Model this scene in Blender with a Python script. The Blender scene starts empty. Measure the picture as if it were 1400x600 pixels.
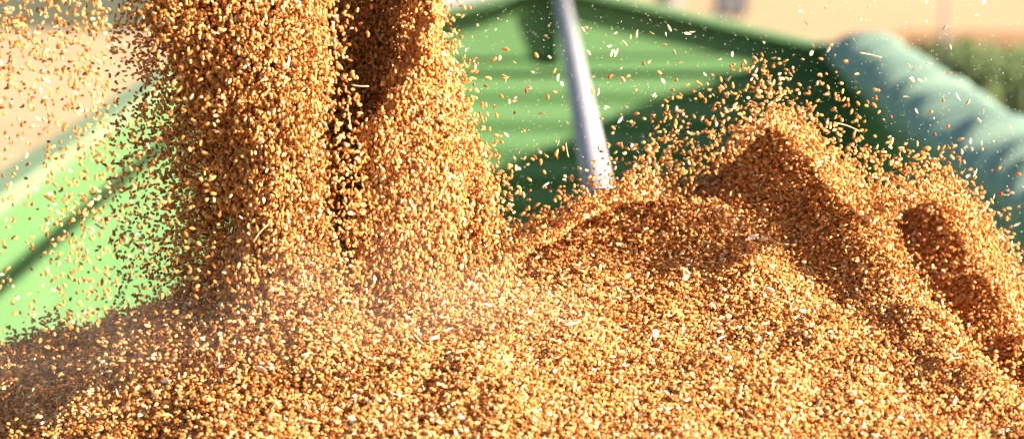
import bpy, bmesh, math, random
import numpy as np
from mathutils import Vector, Matrix, Euler
random.seed(7)
rng = np.random.default_rng(11)
R = math.radians
sc = bpy.context.scene
col = sc.collection

# ---------------------------------------------------------------- camera
CAMZ = 3.24
F = 3889.0                      # focal length in pixels of the 1400 px wide photograph
PITCH = math.atan(536.0 / F)
YAW = math.atan(22.0 / F)
cam_d = bpy.data.cameras.new('camera')
cam = bpy.data.objects.new('camera', cam_d); col.objects.link(cam)
cam.location = (0, 0, CAMZ)
cam.rotation_euler = (math.pi / 2 - PITCH, 0, YAW)
cam_d.sensor_width = 36.0
cam_d.lens = 36.0 * F / 1400.0
cam_d.clip_start = 0.05
cam_d.clip_end = 3000
cam_d.dof.use_dof = True
cam_d.dof.focus_distance = 3.10
cam_d.dof.aperture_fstop = 4.4
cam_d.dof.aperture_blades = 9
sc.camera = cam
CM = Matrix.Translation(cam.location) @ cam.rotation_euler.to_matrix().to_4x4()
CR = np.array(cam.rotation_euler.to_matrix())

# ---------------------------------------------------------------- light
SUN_E = R(18.5)
SUN_A = R(65)                   # measured from straight behind the camera towards the right
to_sun = Vector((math.sin(SUN_A) * math.cos(SUN_E), -math.cos(SUN_A) * math.cos(SUN_E), math.sin(SUN_E)))
w = bpy.data.worlds.new('World'); sc.world = w; w.use_nodes = True
nt = w.node_tree
bg = nt.nodes['Background']; bg.inputs[1].default_value = 0.05
sky = nt.nodes.new('ShaderNodeTexSky'); sky.sky_type = 'NISHITA'; sky.sun_disc = False
sky.sun_elevation = SUN_E
sky.sun_rotation = math.atan2(to_sun.x, to_sun.y)
sky.dust_density = 2.0
nt.links.new(sky.outputs[0], bg.inputs[0])
sl = bpy.data.lights.new('sun', 'SUN'); sl.energy = 5.0; sl.angle = R(0.8); sl.color = (1.0, 0.86, 0.73)
so = bpy.data.objects.new('sun', sl); col.objects.link(so)
so.rotation_euler = to_sun.to_track_quat('Z', 'Y').to_euler()
so.location = (8, -4, 8)
sc.view_settings.view_transform = 'Standard'
sc.view_settings.look = 'None'
sc.view_settings.gamma = 1.0
sc.view_settings.exposure = 2.12
sc.render.engine = 'CYCLES'
cy = sc.cycles
cy.max_bounces = 10; cy.diffuse_bounces = 2; cy.glossy_bounces = 2; cy.transmission_bounces = 4
cy.volume_bounces = 1
cy.volume_step_rate = 3
cy.use_denoising = True

# ---------------------------------------------------------------- helpers
def P(px, py, Y):
    d = CR @ np.array([px - 700.0, 300.0 - py, -F])
    d = d / d[1] * Y
    return Vector((d[0], d[1], d[2] + CAMZ))

def Pn(px, py, Y):              # the same for arrays
    px = np.asarray(px, float); py = np.asarray(py, float); Y = np.asarray(Y, float)
    v = np.stack([px - 700.0, 300.0 - py, np.full_like(px, -F)], 0)
    d = CR @ v
    d = d / d[1] * Y
    return np.stack([d[0], d[1], d[2] + CAMZ], 1)

def to_px(p):
    q = (np.asarray(p) - np.array([0, 0, CAMZ])) @ CR
    return 700 + q[:, 0] / -q[:, 2] * F, 300 - q[:, 1] / -q[:, 2] * F

def tag(o, label=None, cat=None, group=None, kind=None):
    if label: o['label'] = label
    if cat: o['category'] = cat
    if group: o['group'] = group
    if kind: o['kind'] = kind
    return o

def link(name, me, mats, parent=None, smooth=False):
    o = bpy.data.objects.new(name, me); col.objects.link(o)
    for m in (mats if isinstance(mats, (list, tuple)) else [mats]): me.materials.append(m)
    if smooth: me.polygons.foreach_set('use_smooth', [True] * len(me.polygons))
    if parent: o.parent = parent
    return o

def from_bm(name, bm, mats, parent=None, smooth=False, bevel=0):
    bmesh.ops.recalc_face_normals(bm, faces=bm.faces)
    me = bpy.data.meshes.new(name); bm.to_mesh(me); bm.free()
    o = link(name, me, mats, parent, smooth)
    if bevel:
        b = o.modifiers.new('bevel', 'BEVEL'); b.width = bevel; b.segments = 2; b.limit_method = 'ANGLE'
    return o

def box(bm, x0, x1, y0, y1, z0, z1):
    vs = [bm.verts.new((x, y, z)) for x in (x0, x1) for y in (y0, y1) for z in (z0, z1)]
    for f in ((0,1,3,2),(4,6,7,5),(0,4,5,1),(2,3,7,6),(0,2,6,4),(1,5,7,3)):
        bm.faces.new([vs[i] for i in f])

def prism(bm, poly, axis_a, axis_b):
    """poly of (x,z), from y=axis_a to y=axis_b"""
    a = [bm.verts.new((x, axis_a, z)) for x, z in poly]
    b = [bm.verts.new((x, axis_b, z)) for x, z in poly]
    bm.faces.new(a); bm.faces.new(b[::-1])
    n = len(poly)
    for i in range(n):
        bm.faces.new([a[i], b[i], b[(i+1) % n], a[(i+1) % n]])

def tube(bm, pts, r, n=12, cap=True, r1=None):
    rings = []
    pts = [Vector(p) for p in pts]
    for i, p in enumerate(pts):
        t = (pts[min(i+1, len(pts)-1)] - pts[max(i-1, 0)]).normalized()
        u = t.cross(Vector((0, 0, 1)) if abs(t.z) < .9 else Vector((1, 0, 0))).normalized(); v = t.cross(u)
        rr = r if r1 is None else r + (r1 - r) * i / (len(pts) - 1)
        rings.append([bm.verts.new(p + (u * math.cos(2*math.pi*k/n) + v * math.sin(2*math.pi*k/n)) * rr) for k in range(n)])
    for a, b in zip(rings, rings[1:]):
        for k in range(n): bm.faces.new([a[k], a[(k+1) % n], b[(k+1) % n], b[k]])
    if cap: bm.faces.new(rings[0][::-1]); bm.faces.new(rings[-1])

def empty(name, loc):
    o = bpy.data.objects.new(name, None); col.objects.link(o); o.location = loc
    o.empty_display_size = .2
    return o

def unparent_shift(root):       # children were built in world space: make them relative to the Empty
    for c in root.children:
        c.matrix_parent_inverse = Matrix.Translation(root.location).inverted()

# ---------------------------------------------------------------- materials
def new_mat(name):
    m = bpy.data.materials.new(name); m.use_nodes = True
    return m, m.node_tree, m.node_tree.nodes, m.node_tree.links

def ramp(N, stops):
    r = N.new('ShaderNodeValToRGB')
    el = r.color_ramp.elements
    while len(el) < len(stops): el.new(.5)
    for e, (p, c) in zip(el, stops): e.position = p; e.color = (*c, 1)
    return r

def surface_mat(name, c0, c1, scale=6, rough=.6, bump=.0, stops=None, detail=6, stretch=(1,1,1), bscale=40, bdist=.01, spec=.5):
    m, t, N, L = new_mat(name)
    b = N['Principled BSDF']; b.inputs['Roughness'].default_value = rough
    b.inputs['Specular IOR Level'].default_value = spec
    tc = N.new('ShaderNodeTexCoord'); mp = N.new('ShaderNodeMapping'); mp.inputs['Scale'].default_value = stretch
    L.new(tc.outputs['Object'], mp.inputs[0])
    n = N.new('ShaderNodeTexNoise'); n.inputs['Scale'].default_value = scale; n.inputs['Detail'].default_value = detail
    n.inputs['Roughness'].default_value = .65
    L.new(mp.outputs[0], n.inputs['Vector'])
    r = ramp(N, stops or [(.3, c0), (.7, c1)])
    L.new(n.outputs[0], r.inputs[0]); L.new(r.outputs[0], b.inputs['Base Color'])
    if bump:
        n2 = N.new('ShaderNodeTexNoise'); n2.inputs['Scale'].default_value = bscale; n2.inputs['Detail'].default_value = 5
        L.new(mp.outputs[0], n2.inputs['Vector'])
        bp = N.new('ShaderNodeBump'); bp.inputs['Strength'].default_value = bump; bp.inputs['Distance'].default_value = bdist
        L.new(n2.outputs[0], bp.inputs['Height']); L.new(bp.outputs[0], b.inputs['Normal'])
    return m

def kernel_mat(name, stops, trans=.25, rough=.38, spec=.5, tcol=(.9, .42, .1)):
    """grain skin: every grain draws its own tone, a darker germ end and a fine streak"""
    m, t, N, L = new_mat(name)
    b = N['Principled BSDF']; out = N['Material Output']
    b.inputs['Roughness'].default_value = rough; b.inputs['Specular IOR Level'].default_value = spec
    oi = N.new('ShaderNodeObjectInfo')
    r = ramp(N, stops); L.new(oi.outputs['Random'], r.inputs[0])
    tc = N.new('ShaderNodeTexCoord')
    n = N.new('ShaderNodeTexNoise'); n.inputs['Scale'].default_value = 420; n.inputs['Detail'].default_value = 2
    L.new(tc.outputs['Object'], n.inputs['Vector'])
    hv = N.new('ShaderNodeHueSaturation')
    mr = N.new('ShaderNodeMapRange'); mr.inputs['From Min'].default_value = .3; mr.inputs['From Max'].default_value = .7
    mr.inputs['To Min'].default_value = .84; mr.inputs['To Max'].default_value = 1.1
    L.new(n.outputs[0], mr.inputs[0]); L.new(mr.outputs[0], hv.inputs['Value']); L.new(r.outputs[0], hv.inputs['Color'])
    L.new(hv.outputs[0], b.inputs['Base Color'])
    tr = N.new('ShaderNodeBsdfTranslucent'); tr.inputs[0].default_value = (*tcol, 1)
    mx = N.new('ShaderNodeMixShader'); mx.inputs[0].default_value = trans
    L.new(b.outputs[0], mx.inputs[1]); L.new(tr.outputs[0], mx.inputs[2]); L.new(mx.outputs[0], out.inputs[0])
    return m

M = {}
M['grain'] = kernel_mat('wheat_skin', [(0, (.26, .083, .02)), (.22, (.46, .165, .038)), (.58, (.61, .262, .072)), (.83, (.70, .38, .13)), (.95, (.76, .53, .25)), (1, (.80, .68, .42))], trans=.05, rough=.58, spec=.2)
M['chaff'] = kernel_mat('chaff_skin', [(0, (.80, .70, .48)), (1, (.92, .88, .76))], trans=.35, rough=.6, spec=.2, tcol=(.9, .75, .45))
M['straw'] = kernel_mat('straw_skin', [(0, (.66, .48, .22)), (1, (.84, .70, .42))], trans=.15, rough=.5, tcol=(.9, .7, .35))
M['green'] = surface_mat('green_paint', (.15, .38, .13), (.18, .42, .15), scale=2.2, rough=.5, bump=.15, bscale=9, bdist=.003,
    stops=[(.25, (.078, .172, .058)), (.45, (.086, .188, .064)), (.6, (.092, .195, .068)), (.8, (.13, .195, .085))])
M['green_dark'] = surface_mat('green_rail_paint', (.05, .13, .05), (.08, .17, .065), scale=5, rough=.45)
M['green_edge'] = surface_mat('worn_green_edge', (.13, .22, .10), (.18, .25, .13), scale=7, rough=.55)
M['galv'] = surface_mat('galvanised_steel', (.26, .26, .275), (.36, .355, .37), scale=9, rough=.85, bump=.1, stretch=(1, .25, 1))
M['tarp'] = surface_mat('tarp_fabric', (.16, .265, .20), (.215, .315, .235), scale=8, rough=.68, bump=.25, bscale=16, bdist=.006, spec=.4)

def field_mat():
    m, t, N, L = new_mat('stubble_field')
    b = N['Principled BSDF']; b.inputs['Roughness'].default_value = .45
    tc = N.new('ShaderNodeTexCoord')
    mp = N.new('ShaderNodeMapping'); mp.inputs['Scale'].default_value = (.15, 1.2, 1); mp.inputs['Rotation'].default_value = (0, 0, R(6))
    L.new(tc.outputs['Object'], mp.inputs[0])
    n = N.new('ShaderNodeTexNoise'); n.inputs['Scale'].default_value = 1.2; n.inputs['Detail'].default_value = 8
    L.new(mp.outputs[0], n.inputs['Vector'])
    r = ramp(N, [(.28, (.44, .27, .115)), (.5, (.55, .36, .165)), (.72, (.61, .42, .20))])
    L.new(n.outputs[0], r.inputs[0]); L.new(r.outputs[0], b.inputs['Base Color'])
    n2 = N.new('ShaderNodeTexNoise'); n2.inputs['Scale'].default_value = 9; n2.inputs['Detail'].default_value = 6
    L.new(tc.outputs['Object'], n2.inputs['Vector'])
    bp = N.new('ShaderNodeBump'); bp.inputs['Strength'].default_value = .5; bp.inputs['Distance'].default_value = .05
    L.new(n2.outputs[0], bp.inputs['Height']); L.new(bp.outputs[0], b.inputs['Normal'])
    return m
M['field'] = field_mat()
M['crop'] = surface_mat('green_crop', (.05, .085, .025), (.12, .165, .05), scale=2.5, rough=.8, bump=.8, bscale=3, bdist=.15, detail=9)
M['soil'] = surface_mat('bare_soil', (.24, .11, .035), (.34, .175, .06), scale=3, rough=.95)
M['gravel'] = surface_mat('pale_gravel', (.42, .38, .34), (.52, .48, .43), scale=6, rough=.95)
M['dark_metal'] = surface_mat('dark_grey_metal', (.07, .075, .085), (.12, .12, .13), scale=4, rough=.6)
M['olive_lid'] = surface_mat('olive_lid', (.22, .20, .13), (.30, .27, .18), scale=4, rough=.7)
M['wood'] = surface_mat('weathered_wood', (.14, .13, .14), (.22, .20, .21), scale=5, rough=.85, stretch=(1, 1, .1))

def heap_mat():
    m, t, N, L = new_mat('packed_wheat')
    b = N['Principled BSDF']; b.inputs['Roughness'].default_value = .7
    tc = N.new('ShaderNodeTexCoord')
    v = N.new('ShaderNodeTexVoronoi'); v.inputs['Scale'].default_value = 190
    L.new(tc.outputs['Object'], v.inputs['Vector'])
    sp = N.new('ShaderNodeSeparateColor'); L.new(v.outputs['Color'], sp.inputs[0])
    r = ramp(N, [(0, (.38, .16, .04)), (.5, (.58, .29, .08)), (1, (.70, .42, .16))])
    L.new(sp.outputs[0], r.inputs[0]); L.new(r.outputs[0], b.inputs['Base Color'])
    bp = N.new('ShaderNodeBump'); bp.inputs['Strength'].default_value = 1; bp.inputs['Distance'].default_value = .004; bp.invert = True
    L.new(v.outputs['Distance'], bp.inputs['Height']); L.new(bp.outputs[0], b.inputs['Normal'])
    return m
M['heap'] = heap_mat()

# ---------------------------------------------------------------- setting
def sheet(name, poly, z, mat, label, cat, nx=1):
    bm = bmesh.new()
    bm.faces.new([bm.verts.new((x, y, z)) for x, y in poly])
    o = from_bm(name, bm, mat)
    return tag(o, label, cat, kind='structure')

def gxy(px, py):                # ground point under a pixel of the photograph
    d = CR @ np.array([px - 700.0, 300.0 - py, -F]); s = -CAMZ / d[2]
    return (d[0] * s, d[1] * s)

sheet('ground', [(-900, -600), (900, -600), (900, 1400), (-900, 1400)], 0, M['field'], 'pale straw coloured stubble field spreading beyond the trailer', 'field')
yl = gxy(100, 44)[1]; xl = gxy(250, 44)[0]
sheet('meadow', [(-160, yl), (xl + 1.2, yl + .3), (xl + 3.2, yl + 14), (xl + 3, 140), (-160, 150)], .004, surface_mat('olive_meadow', (.042, .058, .018), (.085, .095, .035), scale=1.5, rough=.9, bump=.6, bscale=3, bdist=.1), 'olive green meadow beyond the pale stubble at the far left', 'meadow')
ys = gxy(1300, 63)[1]; yt = gxy(1300, 44)[1]
sheet('soil_strip', [(5.2, ys - 2), (160, ys - 2.5), (160, yt + .5), (5.9, yt + .3)], .004, M['soil'], 'orange brown bare soil strip behind the dark green crop', 'soil')
sheet('gravel_yard', [gxy(590, 26), gxy(745, 22), (1.6, 75), (-6, 75)], .012, M['gravel'], 'pale grey gravel patch seen above the left slope of the trailer end wall', 'gravel')

# dark green crop on the right: an uneven leafy mass
def crop():
    bm = bmesh.new()
    n = 2600
    x0, x1, y0, y1 = 5.4, 15.0, 14.0, ys - 3.2
    for i in range(n):
        x = random.uniform(x0, x1) if i % 3 else random.uniform(5.4, 8.5); y = random.uniform(y0, y1)
        h = random.uniform(.12, .38)
        for k in range(5):
            a = random.uniform(0, 6.28); L_ = random.uniform(.12, .3)
            d = Vector((math.cos(a), math.sin(a), 0)); s = Vector((-d.y, d.x, 0)) * random.uniform(.03, .07)
            b0 = Vector((x, y, .03)); mid = b0 + d * L_ * .6 + Vector((0, 0, h)); tip = b0 + d * L_ * 1.2 + Vector((0, 0, h * .7))
            vs = [bm.verts.new(p) for p in (b0 - s * .3, b0 + s * .3, mid + s, tip, mid - s)]
            bm.faces.new(vs)
    bmesh.ops.create_grid(bm, x_segments=20, y_segments=20, size=1, matrix=Matrix.Translation((0, 0, 0)))
    gv = bm.verts[-441:] if hasattr(bm.verts, '__getitem__') and False else None
    bm.verts.ensure_lookup_table()
    for v in list(bm.verts)[-441:]:
        u, w_ = (v.co.x + 1) / 2, (v.co.y + 1) / 2
        v.co = Vector((5.3 + u * 60, 13 + w_ * (ys - 16.2), .01 + random.uniform(.02, .12)))
    o = from_bm('crop', bm, M['crop'])
    tag(o, 'dark green leafy crop growing behind the rolled tarpaulin', 'crop', kind='stuff')
crop()

# slim grey post in the field on the right
pb = P(1289, 84, 38.0); bm = bmesh.new()
tube(bm, [(0, 0, 0), (.04, 0, 1.2), (.16, 0, 3.2)], .04, 10, r1=.035)
post = from_bm('post', bm, M['wood'], smooth=False)
post.location = (pb.x, 38.0, 0)
tag(post, 'slim leaning grey post standing in the field at the upper right', 'post')

# squat grey container far off
gb = gxy(1002, 25)
cr = empty('storage_container', (gb[0], gb[1] + .4, 0))
bm = bmesh.new(); box(bm, -.28, .28, -.4, .4, .06, .75)
for s in (-.2, 0, .2): box(bm, s - .015, s + .015, -.43, -.4, .08, .72)
from_bm('body', bm, M['dark_metal'], cr, bevel=.01)
bm = bmesh.new(); box(bm, -.31, .31, -.43, .43, .752, .81); from_bm('lid', bm, M['olive_lid'], cr, bevel=.01)
for s in (-1, 1):
    bm = bmesh.new(); box(bm, s * .22 - .04, s * .22 + .04, -.4, .4, 0, .058); from_bm('skid', bm, M['wood'], cr)
tag(cr, 'blurred dark grey box with olive lid standing far off above the end wall', 'container')
gb = gxy(916, 7)
cr2 = empty('storage_drum', (gb[0], gb[1] + .3, 0))
bm = bmesh.new(); tube(bm, [(0, 0, 0), (0, 0, .03), (0, 0, .3), (0, 0, .33), (0, 0, .6), (0, 0, .63), (0, 0, .9)], .26, 24)
from_bm('body', bm, M['dark_metal'], cr2)
bm = bmesh.new(); tube(bm, [(0, 0, .9), (0, 0, .93)], .275, 24); from_bm('lid', bm, M['galv'], cr2)
tag(cr2, 'small dark drum far off, left of the dark grey box', 'drum')

# ---------------------------------------------------------------- trailer
XL, XR = -1.28, 1.20
YE = 10.4                       # inner face of the end wall
ZB = CAMZ - .87 - 1.35          # load floor
def zc(below): return CAMZ - below
EAVE_L, EAVE_R, PEAK = zc(.885), zc(.815), zc(.575)
XP = .115
tr = empty('grain_trailer', ((XL + XR) / 2, 5.5, 0))
tag(tr, 'green steel grain trailer with ribbed gabled end wall and heaped wheat inside', 'trailer')
YN = -.6                        # near end of the walls

def corrugated_end():
    bm = bmesh.new()
    # profile: (z, dy)   dy<0 towards the camera
    z_lip = P(800, 93, YE).z
    prof = [(ZB, 0)]
    z = z_lip - .012
    zs = []
    pitch = .105
    k = 0
    while z - (k + 1) * pitch > ZB + .05: k += 1
    for i in range(k, 0, -1):
        t = z_lip - .02 - i * pitch
        prof += [(t, 0), (t + .026, -.013), (t + .056, -.013), (t + .082, 0)]
    prof += [(z_lip - .022, 0), (z_lip - .012, -.03), (z_lip + .006, -.03), (z_lip + .016, -.004)]
    nx = 2
    rows = [[bm.verts.new((x, YE + dy, z)) for x in (XL, XR)] for z, dy in prof]
    for a, b in zip(rows, rows[1:]): bm.faces.new([a[0], a[1], b[1], b[0]])
    # flat gable above the lip
    zt = prof[-1][0]
    a0, a1 = rows[-1]
    e0 = bm.verts.new((XL, YE - .004, EAVE_L)); e1 = bm.verts.new((XR, YE - .004, EAVE_R)); pk = bm.verts.new((XP, YE - .004, PEAK))
    bm.faces.new([a0, a1, e1, pk, e0])
    # outer skin
    q = [bm.verts.new(p) for p in ((XL, YE + .06, ZB), (XR, YE + .06, ZB), (XR, YE + .06, EAVE_R), (XP, YE + .06, PEAK), (XL, YE + .06, EAVE_L))]
    bm.faces.new(q)
    return bm
ew = from_bm('end_wall', corrugated_end(), M['green'], tr)
# sloping top rail, standing 8 cm into the load space; its worn top edge is a strip of its own
def rail(pa, pb, d0, d1, h0, h1, mat, name, parent):
    bm = bmesh.new()
    vs = []
    for x, z in (pa, pb):
        for dy in (d0, d1):
            for dz in (h0, h1): vs.append(bm.verts.new((x, YE + dy, z + dz)))
    for f in ((0,1,3,2),(4,6,7,5),(0,4,5,1),(2,3,7,6),(0,2,6,4),(1,5,7,3)): bm.faces.new([vs[i] for i in f])
    return from_bm(name, bm, mat, parent, bevel=.003)
for pa, pb_ in (((XL, EAVE_L), (XP, PEAK)), ((XP, PEAK), (XR, EAVE_R))):
    rail(pa, pb_, -.09, .07, -.014, .0, M['green_dark'], 'top_rail', ew)
    rail(pa, pb_, -.086, .066, .001, .014, M['green_edge'], 'edge_strip', ew)
# bracket under the ridge pole: a tapered fin standing out of the end wall
zb = P(755, 88, YE).z
bm = bmesh.new()
fin = [(YE - .005, zb), (YE - .045, zb + .01), (YE - .078, PEAK - .05), (YE - .005, PEAK - .05)]
a = [bm.verts.new((XP - .006, y, z)) for y, z in fin]; b = [bm.verts.new((XP + .006, y, z)) for y, z in fin]
bm.faces.new(a); bm.faces.new(b[::-1])
for i in range(4): bm.faces.new([a[i], b[i], b[(i+1) % 4], a[(i+1) % 4]])
from_bm('pole_bracket', bm, M['green'], ew)

def side_wall(x, zt, s, label):
    """x inner face, s outward direction"""
    bm = bmesh.new()
    n = int((YE - YN) / .5)
    prof = [(0, ZB), (0, ZB + .3), (-.02, ZB + .34), (-.02, ZB + .42), (0, ZB + .46), (0, zt - .05)]
    rows = [[bm.verts.new((x + s * dx, y, z)) for dx, z in prof] for y in (YN, YE)]
    for i in range(len(prof) - 1): bm.faces.new([rows[0][i], rows[0][i+1], rows[1][i+1], rows[1][i]])
    q = [bm.verts.new(p) for p in ((x + s * .06, YN, ZB), (x + s * .06, YE, ZB), (x + s * .06, YE, zt - .05), (x + s * .06, YN, zt - .05))]
    bm.faces.new(q)
    o = from_bm('side_wall', bm, M['green'], tr); o['label'] = label
    bm = bmesh.new(); box(bm, min(x - s * .025, x + s * .075), max(x - s * .025, x + s * .075), YN, YE + .06, zt - .05, zt)
    from_bm('rim_rail', bm, M['green_edge'], o, bevel=.006)
    return o
side_wall(XL, zc(.87), -1, 'sunlit left side wall')
side_wall(XR, zc(.83), 1, 'shaded right side wall')
bm = bmesh.new(); box(bm, XL - .06, XR + .06, YN, YE + .06, ZB - .1, ZB - .003); from_bm('load_floor', bm, M['green_dark'], tr)
bm = bmesh.new(); box(bm, XL, XR, YN - .06, YN, ZB, zc(.87)); from_bm('tailgate', bm, M['green'], tr)
bm = bmesh.new(); tube(bm, [(XP, 3.15, zc(.585)), (XP, 6, zc(.585)), (XP, YE - .08, zc(.585))], .0265, 24)
pole = from_bm('ridge_pole', bm, M['galv'], tr, smooth=True)
bm = bmesh.new(); tube(bm, [(XP, YE - .16, zc(.585)), (XP, YE - .075, zc(.585))], .031, 24)
from_bm('end_cap', bm, M['galv'], pole)
unparent_shift(tr)

# ---------------------------------------------------------------- tarpaulin bundled over the right rim
def tarp():
    bm = bmesh.new()
    ny = 420
    ys_ = np.linspace(-.5, YE + .15, ny)
    rows = []
    for y in ys_:
        t = YE + .15 - y                       # distance from the far end
        g = min(1, t / .25); g = g * g * (3 - 2 * g)
        drop = .03 + .078 * min(t, 4.5) * (1 + .05 * math.sin(y * 2.1))
        # inner hanging edge -> up -> bulged roll over the rim -> outer side
        fold = .5 + .5 * math.sin(y * 15.0 + 1.3 * math.sin(y * 3.3) + .8 * math.sin(y * 7.1))
        fold = fold ** 1.4
        f2 = math.sin(y * 31 + 2 * math.sin(y * 4.2))
        ztop = zc(.83) + .075 * g * (1 + .12 * math.sin(y * 4.7)) + .012
        A = .045 * g * min(1, t / .8)                           # depth of the cross folds
        tw = math.sin(y * 12.0 + 2.6 * math.sin(y * 2.9) + 1.2 * math.sin(y * 7.7) + .6); saw = (tw + .25 * math.sin(y * 61 + 2 * math.sin(y * 9)) + .5 * math.sin(y * 25 + 2.2 + 1.2 * math.sin(y * 3.1))) * .75
        b0 = zc(.83)
        sh = lambda k, c: .5 * k * (math.sin(y * 12.5 + c + 1.1 * math.sin(y * 2.7)) + .4 * f2)
        e = .022 * math.exp(-((t - .45) / .4) ** 2)      # gathered lump at the far end
        pts = [(XR - .030 - .008 * f2, b0 - drop - .015 * fold),
               (XR - .045 - .010 * fold, b0 - drop * .72),
               (XR - .070 - .5 * A * fold, b0 - drop * .42),
               (XR - .088 - .02 * g - .5 * A * fold, b0 - min(.055, drop * .3)),
               (XR - .106 - .02 * g - .3 * A * saw, b0 - .005 * g + A * .5 * saw),
               (XR - .105 - .02 * g + .4 * A * saw, b0 + .026 * g + A * .8 * saw + e * .5),
               (XR - .060 + .3 * A * saw, b0 + .056 * g + A * .9 * saw + e),
               (XR + .000, b0 + .066 * g + A * .7 * saw + e),
               (XR + .060, b0 + .074 * g + A * .5 * saw + e),
               (XR + .115, b0 + .072 * g + A * .3 * saw + e * .7),
               (XR + .145, b0 + .03 + sh(.01, 1)),
               (XR + .150, b0 - .06), (XR + .125, b0 - .14 - .02 * fold)]
        rows.append([bm.verts.new((x, y, z)) for x, z in pts])
    for a, b in zip(rows, rows[1:]):
        for i in range(len(a) - 1): bm.faces.new([a[i], a[i+1], b[i+1], b[i]])
    o = from_bm('tarpaulin', bm, M['tarp'], smooth=True)
    s = o.modifiers.new('thick', 'SOLIDIFY'); s.thickness = .003; s.offset = 0
    ss = o.modifiers.new('smooth', 'SUBSURF'); ss.levels = 1; ss.render_levels = 1
    tag(o, 'teal tarpaulin gathered in folds over the right rim of the trailer', 'tarpaulin')
tarp()

# ---------------------------------------------------------------- grain, chaff and straw meshes
def kernel_mesh(name, ln=.0067, wd=.0034, th=.0030, crease=.18, nu=12, nv=8, bend=.0):
    bm = bmesh.new()
    rings = []
    for i in range(1, nv):
        t = math.pi * i / nv
        x = -math.cos(t); r = math.sin(t) ** .82
        r *= (1 - .14 * x)                    # germ end thicker
        ring = []
        for k in range(nu):
            a = 2 * math.pi * k / nu
            cz = math.sin(a); cx = math.cos(a)
            rr = 1.0
            if cz < 0: rr -= crease * max(0, 1 - abs(cx) * 2.4) * (-cz)
            ring.append(bm.verts.new((x * ln / 2, cx * r * wd / 2 * rr, cz * r * th / 2 * rr + bend * x * x)))
        rings.append(ring)
    a0 = bm.verts.new((-ln / 2, 0, bend)); a1 = bm.verts.new((ln / 2, 0, bend))
    for a, b in zip(rings, rings[1:]):
        for k in range(nu): bm.faces.new([a[k], a[(k+1) % nu], b[(k+1) % nu], b[k]])
    for k in range(nu):
        bm.faces.new([a0, rings[0][(k+1) % nu], rings[0][k]]); bm.faces.new([a1, rings[-1][k], rings[-1][(k+1) % nu]])
    bmesh.ops.recalc_face_normals(bm, faces=bm.faces)
    me = bpy.data.meshes.new(name); bm.to_mesh(me); bm.free()
    me.polygons.foreach_set('use_smooth', [True] * len(me.polygons))
    return me
ME = [kernel_mesh('wheat_grain', .0067, .0035, .0031, .22, bend=.0003), kernel_mesh('wheat_grain', .0072, .0032, .0028, .28, bend=.0005), kernel_mesh('wheat_grain', .0061, .0037, .0032, .16, bend=.0002)]
for m_ in ME: m_.materials.append(M['grain'])

def husk_mesh(ln, wd, curl):
    bm = bmesh.new(); rows = []
    n = 7
    for i in range(n):
        t = i / (n - 1); x = (t - .5) * ln; w_ = wd * (math.sin(math.pi * min(.98, max(.03, t ** .8)))) / 2 + .0001
        z = curl * (4 * (t - .5) ** 2)
        rows.append([bm.verts.new((x, s * w_, z + abs(s) * w_ * .6)) for s in (-1, 0, 1)])
    for a, b in zip(rows, rows[1:]):
        for k in range(2): bm.faces.new([a[k], a[k+1], b[k+1], b[k]])
    # a second, slightly raised inner scale gives the husk body
    ext = bmesh.ops.extrude_face_region(bm, geom=list(bm.faces))
    for v in ext['geom']:
        if isinstance(v, bmesh.types.BMVert): v.co.z += .00022
    bmesh.ops.recalc_face_normals(bm, faces=bm.faces)
    me = bpy.data.meshes.new('husk'); bm.to_mesh(me); bm.free(); me.materials.append(M['chaff'])
    me.polygons.foreach_set('use_smooth', [True] * len(me.polygons))
    return me
HUSK = [husk_mesh(.0085, .0032, .0008), husk_mesh(.0105, .0024, .0014), husk_mesh(.0065, .0036, .0005)]

def straw_mesh(ln, r, bend):
    bm = bmesh.new()
    pts = [(ln * (t - .5), bend * (4 * (t - .5) ** 2), 0) for t in np.linspace(0, 1, 7)]
    tube(bm, pts, r, 7, r1=r * .8)
    bmesh.ops.recalc_face_normals(bm, faces=bm.faces)
    me = bpy.data.meshes.new('straw'); bm.to_mesh(me); bm.free(); me.materials.append(M['straw'])
    me.polygons.foreach_set('use_smooth', [True] * len(me.polygons))
    return me
STRAW = [straw_mesh(.026, .0007, .002), straw_mesh(.018, .0006, .001), straw_mesh(.034, .0008, .003)]

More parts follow.
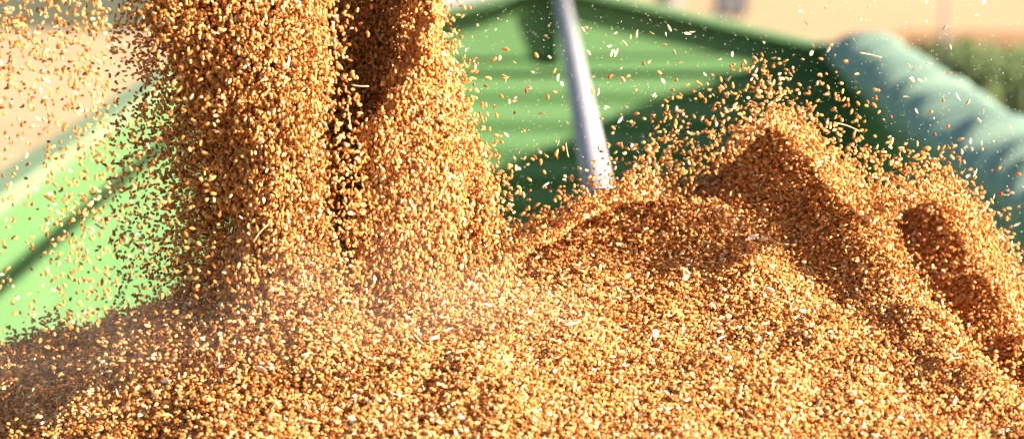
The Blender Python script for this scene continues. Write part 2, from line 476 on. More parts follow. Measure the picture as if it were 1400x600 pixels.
# ---------------------------------------------------------------- the heap's surface
CREST1 = [(1063,180,3.48),(1061,173,3.39),(1060,170,3.30),(1095,203,3.255),(1130,248,3.21),(1165,295,3.16),(1200,340,3.105),(1270,432,2.985),(1340,515,2.88),(1420,605,2.78)]
CREST2 = [(1190,308,3.56),(1230,285,3.54),(1280,270,3.50),(1320,303,3.43),(1360,378,3.31),(1395,452,3.20),(1450,560,3.04)]
def face(c, foot, a, b):        # point under pixel `foot` on the steep shaded face that falls from crest point c to the left
    A = P(*c); d = P(foot[0], foot[1], 1.0) - Vector((0, 0, CAMZ))
    Y = (A.z - CAMZ - a * A.x - b * A.y) / (d.z - a * d.x - b)
    return (foot[0], foot[1], Y)
CTRL = [
 (-150,640,3.02),(0,640,2.93),(200,640,2.80),(420,640,2.71),(700,640,2.67),(1000,640,2.68),(1250,640,2.70),
 (0,575,3.0),(200,555,2.92),(420,540,2.86),(700,530,2.83),(1000,520,2.87),(1180,540,2.85),
 (-100,548,3.13),(0,506,3.11),(150,456,3.11),(290,414,3.12),(370,422,2.99),(470,415,3.02),(570,425,3.0),(640,400,3.12),
 (200,500,2.97),(420,470,2.92),(700,450,2.98),(1000,440,3.02),
 (690,356,3.26),(760,320,3.32),
 face(CREST1[2],(1040,190),1.2,.8), face(CREST1[2],(1005,222),1.2,.8), face(CREST1[2],(970,248),1.2,.8), (925,268,3.42), (860,282,3.42),(800,292,3.42),
 # the low hump before it
 (800,300,3.30),(860,284,3.27),(930,284,3.24),(985,310,3.19),(1030,350,3.13),(1085,392,3.08),(1150,432,3.00),
 (820,352,3.20),(900,362,3.16),(760,370,3.16),(970,380,3.11),(880,400,3.10),
] + CREST1 + CREST2 + [
 face(CREST1[2], (1045,200), 1.5, .7), face(CREST1[2], (1020,240), 1.4, .7), face(CREST1[2], (975,275), 1.3, .6), face(CREST1[3], (1075,240), 1.6, .75), face(CREST1[4], (1110,280), 1.6, .75), face(CREST1[5], (1145,330), 1.5, .75), face(CREST1[6], (1180,375), 1.5, .75), face(CREST1[2], (1020,290), 1.3, .7), face(CREST1[3], (1050,290), 1.3, .7), face(CREST1[4], (1090,330), 1.3, .7), 
 face(CREST1[5], (1120,385), 1.2, .65), face(CREST1[6], (1160,415), 1.2, .65), (1222,478,2.96),(1290,556,2.85),
 # hollow behind the first ridge, shaded face of the second

 face(CREST2[3], (1270,370), 1.3, .6), face(CREST2[4], (1310,440), 1.3, .6), face(CREST2[5], (1350,520), 1.3, .6),
 face(CREST2[2], (1240,385), 1.15, .6), face(CREST2[3], (1275,440), 1.15, .6), face(CREST2[4], (1320,500), 1.15, .6), face(CREST2[5], (1360,560), 1.15, .6), face(CREST2[1], (1215,320), 1.3, .7), face(CREST2[2], (1250,320), 1.5, .8), face(CREST2[3], (1300,350), 1.5, .8), face(CREST2[4], (1340,420), 1.5, .8), face(CREST2[5], (1375,490), 1.5, .8),
]
cp = Pn([c[0] for c in CTRL], [c[1] for c in CTRL], [c[2] for c in CTRL])
def lee(cr, dx, dy, dz):        # the far side of a ridge drops away at once
    return np.array([tuple(P(*c) + Vector((dx, dy, -dz))) for c in cr])
cp = np.vstack([cp, lee(CREST1[2:9], .018, .012, .012), lee(CREST1[3:9], .05, .045, .10), lee(CREST2[2:6], .02, .015, .012), lee(CREST2[2:6], .05, .05, .10),
                lee([face(CREST1[2],(1040,190),1.2,.8), face(CREST1[2],(1005,222),1.2,.8), face(CREST1[2],(970,248),1.2,.8), (925,268,3.42), (860,282,3.42),(800,292,3.42)], 0, .04, .04),
                lee([(1060,176,3.52),(1190,308,3.56),(1230,285,3.54)], .0, .07, .06), lee([(760,320,3.32),(690,356,3.26)], 0, .10, .05)])
extra = []                      # the rest of the load, outside the view or hidden behind the crest
Z0 = CAMZ
for x, d in ((-.9, .78), (-1.28, 1.0)):
    for y in (1.6, 2.4, 3.0, 3.5): extra.append((x, y, Z0 - d - .12 * abs(y - 2.9)))
for x, d in ((.95, .72), (1.2, .86)):
    for y in (1.6, 2.4, 3.0, 3.5): extra.append((x, y, Z0 - d - .12 * abs(y - 2.9)))
for x in (-.5, 0, .5): extra += [(x, 2.2, Z0 - .70), (x, 1.6, Z0 - .9)]
for x, d in ((-.6, .72), (-.3, .70), (0, .68), (.3, .66), (.6, .66)): extra += [(x, 3.75, Z0 - d - .05), (x, 4.2, Z0 - d - .38), (x, 4.8, Z0 - 1.55)]
for x in (-1.28, 1.2): extra += [(x, 4.0, Z0 - 1.3), (x, 4.8, Z0 - 1.6)]
cp = np.vstack([cp, np.array(extra)])
def rbf_fit(c, z):
    d = np.linalg.norm(c[:, None] - c[None], axis=2)
    A = np.sqrt(d * d + .010 ** 2) + np.eye(len(c)) * -.0005
    n = len(c); Q = np.hstack([np.ones((n, 1)), c])
    S = np.zeros((n + 3, n + 3)); S[:n, :n] = A; S[:n, n:] = Q; S[n:, :n] = Q.T
    return np.linalg.lstsq(S, np.concatenate([z, np.zeros(3)]), rcond=None)[0]
CO = rbf_fit(cp[:, :2], cp[:, 2])
_ph = rng.uniform(0, 6.28, (14, 1)); _k = rng.normal(0, 1, (14, 2)); _k /= np.linalg.norm(_k, axis=1)[:, None]
_fr = np.geomspace(25, 160, 14)[:, None]
def H(x, y):
    x = np.asarray(x, float); y = np.asarray(y, float); sh = x.shape
    q = np.stack([x.ravel(), y.ravel()], 1); out = np.empty(len(q)); n = len(cp)
    for s in range(0, len(q), 20000):
        qq = q[s:s+20000]
        d = np.linalg.norm(qq[:, None] - cp[None, :, :2], axis=2)
        v = np.sqrt(d * d + .010 ** 2) @ CO[:n] + CO[n] + qq @ CO[n+1:]
        nz = (np.sin((_k * _fr) @ qq.T + _ph) * (.085 / _fr)).sum(0)
        out[s:s+20000] = v + nz
    return np.maximum(out, Z0 - 1.62).reshape(sh)

# table for fast look-up
gx = np.linspace(XL + .002, XR - .002, 420); gy = np.linspace(1.2, 5.6, 760)
GX, GY = np.meshgrid(gx, gy, indexing='ij'); GZ = H(GX, GY)
def Hf(x, y):
    u = np.clip((x - gx[0]) / (gx[1] - gx[0]), 0, len(gx) - 1.001); v = np.clip((y - gy[0]) / (gy[1] - gy[0]), 0, len(gy) - 1.001)
    i = u.astype(int); j = v.astype(int); fu = u - i; fv = v - j
    return (GZ[i, j] * (1-fu) * (1-fv) + GZ[i+1, j] * fu * (1-fv) + GZ[i, j+1] * (1-fu) * fv + GZ[i+1, j+1] * fu * fv)

def add_instancer(o, protos_by_set):
    """vertices carrying the attribute pick=k become copies of proto k"""
    ng = bpy.data.node_groups.new('scatter_' + o.name, 'GeometryNodeTree')
    ng.interface.new_socket('Geometry', in_out='INPUT', socket_type='NodeSocketGeometry')
    ng.interface.new_socket('Geometry', in_out='OUTPUT', socket_type='NodeSocketGeometry')
    N, L = ng.nodes, ng.links
    gi = N.new('NodeGroupInput'); go = N.new('NodeGroupOutput')
    jn = N.new('GeometryNodeJoinGeometry')
    def attr(name, ty):
        a = N.new('GeometryNodeInputNamedAttribute'); a.data_type = ty; a.inputs['Name'].default_value = name; return a
    pk = attr('pick', 'INT'); ro = attr('rot', 'FLOAT_VECTOR'); sl_ = attr('scl', 'FLOAT_VECTOR')
    L.new(gi.outputs[0], jn.inputs[0])
    for k, pr in protos_by_set.items():
        cmpn = N.new('FunctionNodeCompare'); cmpn.data_type = 'INT'; cmpn.operation = 'EQUAL'
        L.new(pk.outputs[0], cmpn.inputs[2]); cmpn.inputs[3].default_value = k
        oi = N.new('GeometryNodeObjectInfo'); oi.transform_space = 'ORIGINAL'; oi.inputs[0].default_value = pr
        oi.inputs['As Instance'].default_value = False
        ip = N.new('GeometryNodeInstanceOnPoints')
        L.new(gi.outputs[0], ip.inputs['Points']); L.new(cmpn.outputs[0], ip.inputs['Selection'])
        L.new(oi.outputs['Geometry'], ip.inputs['Instance'])
        e2r = N.new('FunctionNodeEulerToRotation'); L.new(ro.outputs[0], e2r.inputs[0])
        L.new(e2r.outputs[0], ip.inputs['Rotation']); L.new(sl_.outputs[0], ip.inputs['Scale'])
        L.new(ip.outputs[0], jn.inputs[0])
    L.new(jn.outputs[0], go.inputs[0])
    md = o.modifiers.new('scatter', 'NODES'); md.node_group = ng

def cloud_object(name, pts, rot, scl, pick, mats, base=None):
    """pts (n,3); base=(verts,faces) adds a real surface to the same mesh"""
    nb = 0 if base is None else len(base[0])
    V = pts if base is None else np.vstack([base[0], pts])
    me = bpy.data.meshes.new(name)
    if base is None:
        me.vertices.add(len(V)); me.vertices.foreach_set('co', V.astype(np.float32).ravel())
    else:
        fc = base[1]
        me.vertices.add(len(V)); me.vertices.foreach_set('co', V.astype(np.float32).ravel())
        me.loops.add(fc.size); me.polygons.add(len(fc))
        me.loops.foreach_set('vertex_index', fc.astype(np.int32).ravel())
        me.polygons.foreach_set('loop_start', np.arange(0, fc.size, 4, dtype=np.int32))
        me.polygons.foreach_set('use_smooth', np.ones(len(fc), bool))
    me.update(calc_edges=True)
    def pad(a, v): return np.concatenate([np.full((nb,) + a.shape[1:], v, a.dtype), a])
    at = me.attributes.new('rot', 'FLOAT_VECTOR', 'POINT'); at.data.foreach_set('vector', pad(rot.astype(np.float32), 0).ravel())
    at = me.attributes.new('scl', 'FLOAT_VECTOR', 'POINT'); at.data.foreach_set('vector', pad(scl.astype(np.float32), 1).ravel())
    at = me.attributes.new('pick', 'INT', 'POINT'); at.data.foreach_set('value', pad(pick.astype(np.int32), -1))
    return link(name, me, mats)

def rand_rot(n): return np.stack([rng.uniform(0, 6.283, n), np.arcsin(rng.uniform(-1, 1, n)), rng.uniform(0, 6.283, n)], 1)
def fall_rot(n, spread=.55):     # long axis mostly along the fall
    return np.stack([rng.uniform(0, 6.283, n), -math.pi / 2 + rng.normal(0, spread, n), rng.uniform(0, 6.283, n)], 1)
def lie_rot(n, tilt=.5): return np.stack([rng.uniform(0, 6.283, n), rng.normal(0, tilt, n), rng.uniform(0, 6.283, n)], 1)
def rand_scl(n, s=.1): return .87 * np.clip(rng.normal(1, s, (n, 1)), .75, 1.3) * np.clip(rng.normal(1, .06, (n, 3)), .85, 1.15)

# first individual grains: they are also the shapes the masses are made of
def single(name, me, p, rot, scl=1.0, label='', cat='', group=None):
    o = bpy.data.objects.new(name, me); col.objects.link(o)
    o.location = p; o.rotation_euler = tuple(rot); o.scale = (scl,) * 3 if np.isscalar(scl) else tuple(scl)
    return tag(o, label, cat, group)

ZONES = []   # individual grains: (label, group, list of (px,py,Y))
def poly_in(px, py, poly):
    inside = np.zeros(len(px), bool); n = len(poly)
    for i in range(n):
        x0, y0 = poly[i]; x1, y1 = poly[(i+1) % n]
        c = ((y0 > py) != (y1 > py)) & (px < (x1 - x0) * (py - y0) / (y1 - y0 + 1e-9) + x0)
        inside ^= c
    return inside
def scatter_px(n, poly, dens, y0, y1):
    """n points in an area of the view, dens(px,py) in 0..1, at distances y0..y1"""
    xs = [p[0] for p in poly]; ysl = [p[1] for p in poly]
    out = np.zeros((0, 3))
    while len(out) < n:
        px = rng.uniform(min(xs), max(xs), 4000); py = rng.uniform(min(ysl), max(ysl), 4000)
        k = poly_in(px, py, poly) & (rng.uniform(0, 1, 4000) < dens(px, py))
        Y = rng.uniform(y0, y1, 4000)
        out = np.vstack([out, np.stack([px, py, Y], 1)[k]])
    return out[:n]

def crest_line(px):             # upper outline of the grain in the view
    xs = [-50, 0, 150, 290, 690, 760, 800, 860, 930, 990, 1030, 1060, 1095, 1130, 1190, 1230, 1280, 1320, 1360, 1395, 1450]
    ysl = [505, 492, 440, 402, 350, 320, 290, 268, 262, 222, 188, 165, 200, 245, 300, 280, 262, 296, 370, 445, 550]
    return np.interp(px, xs, ysl)
above = lambda px, py: crest_line(px) - py
zones = [
 ('golden wheat grain in mid-air before the green end wall, left of the pole', 'grains in the air left of the pole', 62,
  [(625, 60), (760, 60), (795, 300), (690, 340), (690, 250)], lambda x, y: .15 + .85 * np.exp(-above(x, y) / 60) + .8 * np.exp(-np.abs(x - (630 + y * .2)) / 22), 3.0, 3.25),
 ('golden wheat grain in mid-air between the pole and the tall wheat ridge', 'grains in the air right of the pole', 112,
  [(835, 280), (795, 100), (1050, 60), (1045, 165), (960, 235), (860, 268)], lambda x, y: np.clip(np.exp(-above(x, y) / 45) + .05, 0, 1), 3.0, 3.25),
 ('golden wheat grain in mid-air before the teal tarpaulin', 'grains in the air before the tarpaulin', 56,
  [(1200, 110), (1300, 110), (1400, 230), (1400, 400), (1290, 270)], lambda x, y: np.clip(np.exp(-above(x, y) / 70) + .06, 0, 1), 3.0, 3.25),
 ('golden wheat grain in mid-air before the dark shaded end wall above the second ridge', 'grains in the air above the second ridge', 70,
  [(1085, 90), (1180, 75), (1260, 245), (1215, 280), (1110, 210)], lambda x, y: np.clip(np.exp(-above(x, y) / 60) + .08, 0, 1), 3.0, 3.25),
]
first = None; nper = 0
def zone_label(px, py, grp):
    sunlit = py < 90 + (1060 - px) * .38
    if 'left of the pole' in grp:
        if py < 92: return ('golden wheat grain in mid-air before the top green panel, left of the pole', 'grains before the top panel left of the pole')
        if py < 230: return ('golden wheat grain in mid-air before the sunlit ribs, left of the pole', 'grains before the sunlit ribs left of the pole')
        return ('golden wheat grain in mid-air just above the heap, left of the pole', 'grains low over the heap left of the pole')
    if 'right of the pole' in grp:
        if sunlit: return ('golden wheat grain in mid-air before the sunlit end wall, right of the pole', 'grains before the sunlit wall right of the pole')
        if px < 930: return ('golden wheat grain in mid-air over the small hump right of the pole', 'grains over the small hump')
        return ('golden wheat grain in mid-air before the shaded wall, left of the ridge peak', 'grains left of the tall ridge peak')
    if 'tarpaulin' in grp:
        if above(px, py) < 45: return ('golden wheat grain flying close over the outer edge of the second ridge', 'grains close to the edge of the second ridge')
        return ('golden wheat grain flying high and alone before the teal tarpaulin', 'grains high before the tarpaulin')
    if py < 165: return ('golden wheat grain flying high before the dark right corner of the end wall', 'grains high before the dark corner')
    return ('golden wheat grain flying in the dark gap between the two ridges', 'grains in the gap between the ridges')
for lab, grp, n, poly, dens, y0, y1 in zones:
    pts = scatter_px(n, poly, dens, y0, y1)
    grp0 = grp
    for i, (px, py, Y) in enumerate(pts):
        lab, grp = zone_label(px, py, grp0)
        o = single('wheat_grain', ME[i % 3], P(px, py, Y), rand_rot(1)[0], float(np.clip(rng.normal(1.03, .1), .8, 1.25)), lab, 'wheat grain', grp)
        if nper < 3: ZONES.append(o)
        nper += 1
PROTO = {0: ZONES[0], 1: ZONES[1], 2: ZONES[2]}

# ---------------------------------------------------------------- heap: real surface + grains lying on it
nxs, nys = GX.shape
idx = np.arange(nxs * nys).reshape(nxs, nys)
faces = np.stack([idx[:-1, :-1], idx[1:, :-1], idx[1:, 1:], idx[:-1, 1:]], -1).reshape(-1, 4)
basev = np.stack([GX, GY, GZ - .004], -1).reshape(-1, 3)

def loft(px, py):               # how airy the grain is
    cl = np.abs(py - np.interp(px, [760, 800, 860, 930, 990, 1030, 1060, 1130, 1200, 1270, 1340, 1420], [320, 292, 270, 262, 222, 190, 168, 248, 340, 432, 515, 600]))
    c2 = np.abs(py - np.interp(px, [1180, 1230, 1280, 1320, 1360, 1395, 1450], [308, 282, 270, 302, 378, 450, 560]))
    r1 = np.where(px > 760, np.exp(-cl / 22), 0)
    r2 = np.where(px > 1170, np.exp(-c2 / 30), 0)
    sp = np.exp(-((px - 480) / 190) ** 4 - ((py - 415) / 34) ** 2)
    lft = np.clip((430 - px) / 150, 0, 1) * (py > 420)
    return .0022 + .006 * lft * (np.sin(px * .013 + py * .05) > -.3) + np.where(px < 1050, .0022, .006) * r1 + .010 * r2 + .010 * sp

def heap_points():
    P_, Rr = [], []
    def batch(n, x0, x1, y0, y1, layer):
        x = rng.uniform(x0, x1, n); y = rng.uniform(y0, y1, n)
        z = Hf(x, y)
        sx = (Hf(x + .004, y) - Hf(x - .004, y)) / .008; sy = (Hf(x, y + .004) - Hf(x, y - .004)) / .008
        # more grains where the surface is steep
        k = rng.uniform(0, 1, n) < np.sqrt(1 + sx * sx + sy * sy) / 1.8
        x, y, z, sx, sy = [a[k] for a in (x, y, z, sx, sy)]
        px, py = to_px(np.stack([x, y, z], 1))
        lf = loft(px, py)
        h = layer + rng.exponential(1, len(x)) * lf
        nrm = np.stack([-sx, -sy, np.ones_like(sx)], 1); nrm /= np.linalg.norm(nrm, axis=1)[:, None]
        pts = np.stack([x, y, z], 1) + nrm * h[:, None]
        r = np.where((rng.uniform(0, 1, len(x)) < .3)[:, None], rand_rot(len(x)), lie_rot(len(x), .45))
        P_.append(pts); Rr.append(r)
    batch(210000, -.62, .72, 2.58, 3.60, -.002)
    batch(240000, -.62, .72, 2.58, 3.60, .0)
    batch(60000, -1.27, -.62, 2.3, 3.5, 0); batch(40000, .72, 1.19, 2.3, 3.5, 0)
    batch(30000, -.9, .9, 2.2, 2.58, 0); batch(25000, -.8, .9, 3.6, 3.9, 0)
    return np.vstack(P_), np.vstack(Rr)
hp, hr = heap_points()
n = len(hp)
heap = cloud_object('wheat_heap', hp, hr, rand_scl(n), rng.integers(0, 3, n), [M['heap'], M['grain']], base=(basev, faces))
add_instancer(heap, PROTO)
tag(heap, 'heap of golden wheat filling the green trailer', 'wheat heap', kind='stuff')

# ---------------------------------------------------------------- the falling streams
def stream(name, prof, yc, rd, n, label, edge=.06, lump=.35, seed=1):
    """prof: (py, left px, right px) of the dense body; yc distance of the axis; rd depth radius"""
    prof = np.array(prof, float)
    g = np.random.default_rng(seed)
    nn = int(n * 1.6)
    py = g.uniform(prof[0, 0], prof[-1, 0], nn)
    l = np.interp(py, prof[:, 0], prof[:, 1]); r = np.interp(py, prof[:, 0], prof[:, 2])
    l = l + 7 * np.sin(py * .055 + seed) + 5 * np.sin(py * .13 + 2 * seed); r = r + 6 * np.sin(py * .047 + 3 * seed) + 4 * np.sin(py * .11 + seed)
    a = g.uniform(0, 2 * math.pi, nn); rad = np.sqrt(g.uniform(0, 1, nn)) + g.normal(0, edge, nn) + np.where(g.uniform(0, 1, nn) < .12, g.exponential(.16, nn), 0)
    # lumps and strands running down the fall
    s = np.sin(a * 3 + py * .012 + seed) * .5 + np.sin(a * 7 - py * .02 + 2 * seed) * .3 + np.sin(a * 2 + py * .045) * .25
    rad = rad * (1 + .15 * s) * np.where(py > 370, 1 + g.normal(0, .10, nn), 1)
    keep = g.uniform(0, 1, nn) < (1 - lump * .5 + lump * .5 * np.sin(a * 5 + py * .03 + rad * 6))
    keep &= g.uniform(0, 1, nn) < np.interp(py, [360, 420, 480], [1, .55, .3])
    rad, a, py, l, r = [q[keep] for q in (rad, a, py, l, r)]
    px = (l + r) / 2 + (r - l) / 2 * rad * np.cos(a)
    Y = (yc(py) if callable(yc) else yc) + rd * rad * np.sin(a)
    P3 = Pn(px, py, Y)
    gz = Hf(P3[:, 0], P3[:, 1]); ok = P3[:, 2] > gz - .01
    P3 = P3[ok][:n]; m = len(P3)
    o = cloud_object(name, P3, np.where((g.uniform(0, 1, m) < .45)[:, None], rand_rot(m), fall_rot(m)), rand_scl(m), g.integers(0, 3, m), [M['grain']])
    add_instancer(o, PROTO)
    return tag(o, label, 'falling wheat', kind='stuff')

stream('falling_wheat', [(-380, 150, 432), (-110, 180, 436), (0, 215, 440), (60, 240, 442), (120, 275, 445), (200, 300, 447), (300, 314, 449), (400, 312, 454), (540, 270, 480)],
       3.03, .075, 98000, 'broad left stream of falling wheat with a dark scattered left flank', edge=.10, seed=3)
stream('falling_wheat', [(-380, 568, 588), (-110, 566, 594), (0, 574, 602), (60, 560, 607), (110, 540, 616), (160, 514, 632), (220, 504, 652), (300, 500, 678), (350, 498, 684), (400, 496, 674), (540, 470, 670)],
       3.08, .065, 92000, 'right stream of falling wheat, bright golden down its middle', edge=.07, seed=5)
stream('falling_wheat', [(-380, 405, 590), (-110, 420, 592), (0, 430, 585), (60, 432, 570), (110, 434, 556), (200, 436, 530), (300, 438, 512), (540, 440, 510)],
       3.19, .04, 44000, 'deeply shaded curtain of falling wheat between the two lit streams', edge=.08, seed=8)
stream('falling_wheat', [(120, 540, 600), (160, 512, 612), (220, 494, 618), (300, 488, 622), (380, 486, 622), (460, 484, 625)],
       3.005, .022, 34000, 'bright golden sheet of wheat falling low in the right stream', edge=.05, lump=.1, seed=13)

# ---------------------------------------------------------------- loose grains in the air (the many small ones)
def loose():
    pts = []
    def add(n, poly, dens, y0, y1): pts.append(scatter_px(n, poly, dens, y0, y1))
    def dl(x, y):
        edge = 235 + y * .12
        d = np.exp(-np.clip(edge - x, 0, None) / 55)
        band = .55 * np.exp(-((x - (150 + (y - 200) * .25)) / 90) ** 2)
        tl = .75 * np.exp(-((x - 30) / 60) ** 2 - ((y - 60) / 70) ** 2) + .55 * np.exp(-((y - 10) / 40) ** 2)
        return np.clip(.20 + d + band * .5 + tl * .5, 0, 1) * (1 - .5 * (x < 60) * (y > 150))
    left = [(-40, -110), (235, -110), (300, 140), (310, 400), (150, 440), (-40, 500)]
    add(3800, left, dl, 2.98, 3.4)
    q = pts[-1]; near = (rng.uniform(0, 1, len(q)) < np.where(q[:, 0] < 150, .85, .08)); q[near, 2] = rng.uniform(2.78, 2.95, near.sum())
    # dense flank in the shadow of the left stream
    q = scatter_px(5600, [(150, -150), (200, -150), (300, 140), (320, 410), (235, 410), (150, 330), (125, 230), (190, 120)], lambda x, y: np.clip(np.exp(-np.clip(255 + y * .12 - x, 0, None) / 38), 0, 1), 0, 1)
    lat = np.clip(330 + q[:, 1] * .1 - q[:, 0], 0, None) * 3.05 / F
    q[:, 2] = 3.04 + lat * .467 + rng.normal(0, .022, len(q)); pts.append(q)
    # stray lit grains falling in front of the dark seam
    add(750, [(425, -30), (470, -30), (500, 200), (500, 430), (425, 430)], lambda x, y: .25 + .75 * np.clip(y / 400, 0, 1), 2.93, 3.0)
    # grains thrown off the right stream
    add(900, [(585, -30), (640, -30), (655, 120), (700, 260), (705, 350), (660, 370), (600, 100)], lambda x, y: np.clip(np.exp(-np.clip(x - (590 + y * .28), 0, None) / 16), 0, 1), 3.0, 3.25)
    # spray over the crests
    ridge = [(690, 360), (690, 200), (860, 180), (1040, 90), (1180, 170), (1300, 180), (1440, 350), (1440, 560), (1300, 420), (1060, 300), (800, 330)]
    add(5200, ridge, lambda x, y: np.clip(np.exp(-np.clip(above(x, y), 0, None) / 15) * (above(x, y) > -8) * np.where((x > 925) & (x < 1052), .22, 1), 0, 1), 3.02, 3.28)
    q = pts[-1]; k = (q[:, 0] > 900) & (q[:, 0] < 1052); q[k, 2] += .22
    add(850, [(860, 262), (900, 130), (1040, 70), (1180, 80), (1230, 170), (1190, 300), (1130, 248), (1060, 165), (1000, 220)], lambda x, y: np.clip(np.exp(-np.clip(above(x, y), 0, None) / 48), 0, 1), 3.05, 3.35)
    add(900, [(1130, 260), (1200, 180), (1320, 230), (1440, 420), (1440, 520), (1280, 280)], lambda x, y: np.clip(np.exp(-np.clip(above(x, y), 0, None) / 40), 0, 1), 3.1, 3.35)
    q = np.vstack(pts)
    P3 = Pn(q[:, 0], q[:, 1], q[:, 2])
    ok = P3[:, 2] > Hf(P3[:, 0], P3[:, 1]) + .001
    P3 = P3[ok]; m = len(P3)
    o = cloud_object('loose_wheat', P3, rand_rot(m), rand_scl(m), rng.integers(0, 3, m), [M['grain']])
    add_instancer(o, PROTO)
    tag(o, 'cloud of loose wheat grains flying around the streams and ridges', 'loose wheat', kind='stuff')
loose()

# ---------------------------------------------------------------- chaff husks and straw, each its own object
def on_heap(px, py, lift=.004):
    d = P(px, py, 1.0) - Vector((0, 0, CAMZ)); lo, hi = 2.5, 3.6
    Ys = np.linspace(lo, hi, 1200)
    z = CAMZ + d.z * Ys; h = Hf(d.x * Ys, Ys)
    k = np.argmax(z < h + lift)
    if not (z < h + lift).any(): return None
    return Vector((d.x * Ys[k], Ys[k], z[k]))

hz = [
 ('pale husk drifting in the air before the green end wall, left of the pole', 'husks left of the pole', 30, [(615, 40), (760, 20), (795, 270), (690, 330), (690, 200)], 3.0, 3.5),
 ('pale husk drifting in the air before the green end wall, right of the pole', 'husks right of the pole', 75, [(825, 270), (785, 20), (1140, 60), (1060, 150), (900, 240)], 2.95, 3.5),
 ('pale husk drifting in the air before the teal tarpaulin', 'husks before the tarpaulin', 36, [(1175, 60), (1290, 90), (1400, 180), (1400, 370), (1260, 190)], 2.95, 3.5),
 ('pale husk drifting in the air before the distant stubble at the right', 'husks before the distant field', 16, [(1050, 0), (1400, 0), (1400, 140), (1250, 30), (1160, 38), (1050, 40)], 2.95, 3.5),
 ('pale husk drifting in the air at the left of the streams', 'husks left of the streams', 34, [(0, 0), (230, 0), (270, 390), (0, 480)], 2.85, 3.2),
 ('pale husk drifting across the falling streams', 'husks across the streams', 22, [(260, 0), (600, 0), (640, 400), (300, 390)], 2.88, 2.93),
]
for lab, grp, n, poly, y0, y1 in hz:
    for i, (px, py, Y) in enumerate(scatter_px(n, poly, lambda x, y: np.ones_like(x) * .8, y0, y1)):
        single('chaff_husk', HUSK[i % 3], P(px, py, Y), rand_rot(1)[0], random.uniform(.6, 1.15), lab, 'chaff husk', grp)
cnt = 0
while cnt < 84:
    px = random.uniform(10, 1340); py = random.uniform(300, 590)
    if py < crest_line(px) + 12: continue
    p = on_heap(px, py, .011)
    if p is None: continue
    if px > 1180 and py < 350 + (px - 1180) * 1.05: wh = 'on the shaded face of the second ridge'
    elif px > 940 and py < 330 + (px - 940) * .48: wh = 'on the tall ridge'
    elif px > 740 and py < 355: wh = 'on the small hump right of the pole'
    elif px < 300: wh = 'on the brown left slope of the heap'
    elif px < 700 and py < 470: wh = 'at the foot of the falling streams'
    elif px < 700: wh = 'low on the heap below the streams'
    elif px < 1000: wh = 'on the bright front slope below the hump'
    else: wh = 'on the bright slope below the tall ridge'
    single('chaff_husk', HUSK[cnt % 3], p, lie_rot(1, .5)[0], random.uniform(1.0, 1.75), f'pale husk lying among the grains {wh}', 'chaff husk', f'husks {wh}')
    cnt += 1

straws = [
 ('straw', (1158, 172), 1, 3.0, -18, 'thin straw piece in mid-air beside the tall ridge peak', 0),
 ('straw', (1190, 75), 1, 2.98, -12, 'curved thin straw in mid-air just below the tarpaulin end', 0),
 ('straw', (478, 165), 1, 2.9, -85, 'upright straw bit in mid-air near the top between the streams', 1),
 ('straw', (492, 118), 1, 2.9, -4, 'level straw bit in mid-air between the two streams', 1),
 ('straw', (775, 205), 1, 3.1, 100, 'upright straw bit falling just left of the pole', 1),
 ('straw', (577, 468), 0, 0, -40, 'straw stalk lying on the heap below the bright stream', 0),
 ('straw', (572, 398), 0, 0, 55, 'straw stalk lying at the foot of the right stream', 1),
 ('straw', (355, 318), 1, 2.92, 50, 'straw stalk falling in the shaded foot of the left stream', 0),
 ('straw', (220, 455), 0, 0, 85, 'upright straw stub at the upper left edge of the heap', 1),
 ('straw', (136, 505), 0, 0, -50, 'straw stalk lying on the shaded left slope of the heap', 1),
 ('straw', (7, 512), 0, 0, 88, 'upright straw stub at the far left edge of the heap', 1),
 ('straw', (300, 540), 0, 0, 20, 'straw stalk lying across the lower left of the heap', 2),
 ('straw', (640, 545), 0, 0, 60, 'straw stalk lying low in the middle of the heap', 1),
 ('straw', (905, 330), 0, 0, -10, 'straw stalk lying across the small middle hump', 1),
 ('straw', (950, 270), 0, 0, -65, 'leaning straw stub behind the small middle hump', 1),
 ('straw', (1020, 228), 0, 0, -25, 'straw stalk on the shoulder of the tall ridge', 1),
 ('straw', (1325, 445), 0, 0, 15, 'straw stalk on the shaded face of the second ridge', 1),
 ('straw', (1110, 378), 0, 0, -5, 'pale straw bit on the shaded face of the tall ridge', 1),
 ('straw', (810, 450), 0, 0, 30, 'straw stalk lying on the bright front slope', 1),
 ('straw', (700, 500), 0, 0, 25, 'short straw bit lying in the middle of the bright heap', 1),
 ('straw', (460, 500), 0, 0, -60, 'straw stalk leaning on the heap below the dark seam', 1),
 ('straw', (80, 565), 0, 0, 30, 'straw stalk lying at the lower left corner of the heap', 0),
 ('straw', (1180, 565), 0, 0, 40, 'short straw bit lying at the lower right of the heap', 1),
 ('straw', (1010, 540), 0, 0, -35, 'straw stalk lying low on the bright right slope', 0),
]
for nm, (px, py), air, Y, ang, lab, k in straws:
    p = P(px, py, Y) if air else on_heap(px, py, .006)
    if p is None: continue
    single(nm, STRAW[k], p, (random.uniform(0, 6), -R(ang), random.uniform(-.3, .3)), random.uniform(.8, 1.1), lab, 'straw')

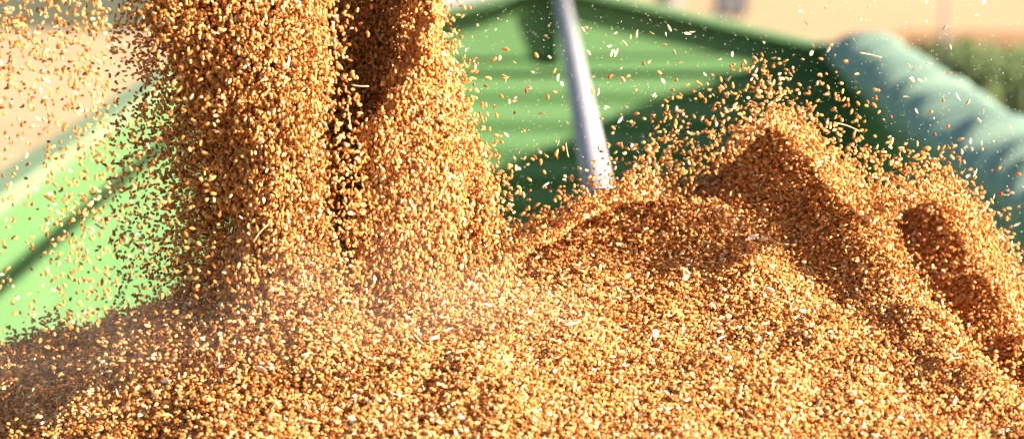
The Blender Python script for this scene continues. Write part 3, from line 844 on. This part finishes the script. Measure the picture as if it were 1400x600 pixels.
# the many small husks that lie on the heap
def small_chaff():
    bm = bmesh.new(); k = 0
    while k < 260:
        px = random.uniform(0, 1390); py = random.uniform(280, 598)
        if py < crest_line(px) + 8: continue
        p = on_heap(px, py, .009)
        k += 1
        if p is None: continue
        m_ = Matrix.Translation(p) @ Euler(lie_rot(1, .5)[0]).to_matrix().to_4x4() @ Matrix.Scale(random.uniform(.6, 1.2), 4)
        n0 = len(bm.verts); bm.from_mesh(HUSK[k % 3]); bm.verts.ensure_lookup_table()
        bmesh.ops.transform(bm, matrix=m_, verts=bm.verts[n0:])
    o = from_bm('loose_chaff', bm, M['chaff'], smooth=True)
    tag(o, 'small pale chaff strewn all over the wheat heap', 'chaff', kind='stuff')
small_chaff()

# fine dust specks
def specks():
    bm = bmesh.new()
    q = np.vstack([scatter_px(2600, [(590, 0), (1400, 0), (1400, 420), (1050, 170), (860, 260), (690, 340)], lambda x, y: np.ones_like(x) * .8, 2.8, 3.6),
                   scatter_px(700, [(0, 0), (260, 0), (290, 400), (0, 490)], lambda x, y: np.ones_like(x) * .8, 2.7, 3.4),
                   scatter_px(700, [(200, 400), (700, 340), (800, 430), (300, 520)], lambda x, y: np.ones_like(x) * .8, 2.75, 2.98)])
    P3 = Pn(q[:, 0], q[:, 1], q[:, 2])
    for p in P3:
        r = random.uniform(.00018, .0006)
        e = rand_rot(1)[0]; m = Euler(e).to_matrix()
        vs = [bm.verts.new(Vector(p) + m @ Vector(d) * r) for d in ((1.6,0,0),(-1.6,0,0),(0,.8,0),(0,-.8,0),(0,0,.5),(0,0,-.5))]
        for a, b, c in ((0,2,4),(2,1,4),(1,3,4),(3,0,4),(2,0,5),(1,2,5),(3,1,5),(0,3,5)): bm.faces.new([vs[a], vs[b], vs[c]])
    o = from_bm('grain_dust', bm, M['chaff'])
    tag(o, 'fine pale dust specks hanging in the air over the wheat', 'dust', kind='stuff')
specks()

# ---------------------------------------------------------------- dust raised where the streams land
def dust(label, px, py, Y, size, dens):
    m, t, N, L = new_mat('raised_dust')
    N.remove(N['Principled BSDF'])
    v = N.new('ShaderNodeVolumePrincipled'); v.inputs['Color'].default_value = (1, .88, .76, 1)
    v.inputs['Anisotropy'].default_value = .1
    tc = N.new('ShaderNodeTexCoord')
    ln = N.new('ShaderNodeVectorMath'); ln.operation = 'LENGTH'; L.new(tc.outputs['Object'], ln.inputs[0])
    mr = N.new('ShaderNodeMapRange'); mr.interpolation_type = 'SMOOTHSTEP'
    mr.inputs['From Min'].default_value = .1; mr.inputs['From Max'].default_value = 1.0; mr.inputs['To Min'].default_value = dens; mr.inputs['To Max'].default_value = 0
    L.new(ln.outputs['Value'], mr.inputs[0])
    n = N.new('ShaderNodeTexNoise'); n.inputs['Scale'].default_value = 2.2; n.inputs['Detail'].default_value = 2; L.new(tc.outputs['Object'], n.inputs['Vector'])
    m2 = N.new('ShaderNodeMapRange'); m2.inputs['From Min'].default_value = .35; m2.inputs['From Max'].default_value = .65
    L.new(n.outputs[0], m2.inputs[0])
    mu = N.new('ShaderNodeMath'); mu.operation = 'MULTIPLY'; L.new(mr.outputs[0], mu.inputs[0]); L.new(m2.outputs[0], mu.inputs[1])
    L.new(mu.outputs[0], v.inputs['Density'])
    L.new(v.outputs[0], N['Material Output'].inputs['Volume'])
    bm = bmesh.new(); bmesh.ops.create_icosphere(bm, subdivisions=3, radius=1)
    o = from_bm('dust_cloud', bm, m); o.location = P(px, py, Y); o.scale = size
    tag(o, label, 'dust cloud', kind='stuff')
dust('pale dust haze where the bright right stream lands', 600, 425, 2.92, (.22, .10, .09), 1.3)
dust('faint dust haze over the left slope of the heap', 130, 480, 2.93, (.34, .13, .10), .8)
dust('faint dust haze at the foot of the left stream', 395, 400, 2.90, (.12, .07, .10), 1.2)
dust('sunlit dust haze in front of the right stream', 560, 320, 2.97, (.07, .05, .13), 1.2)
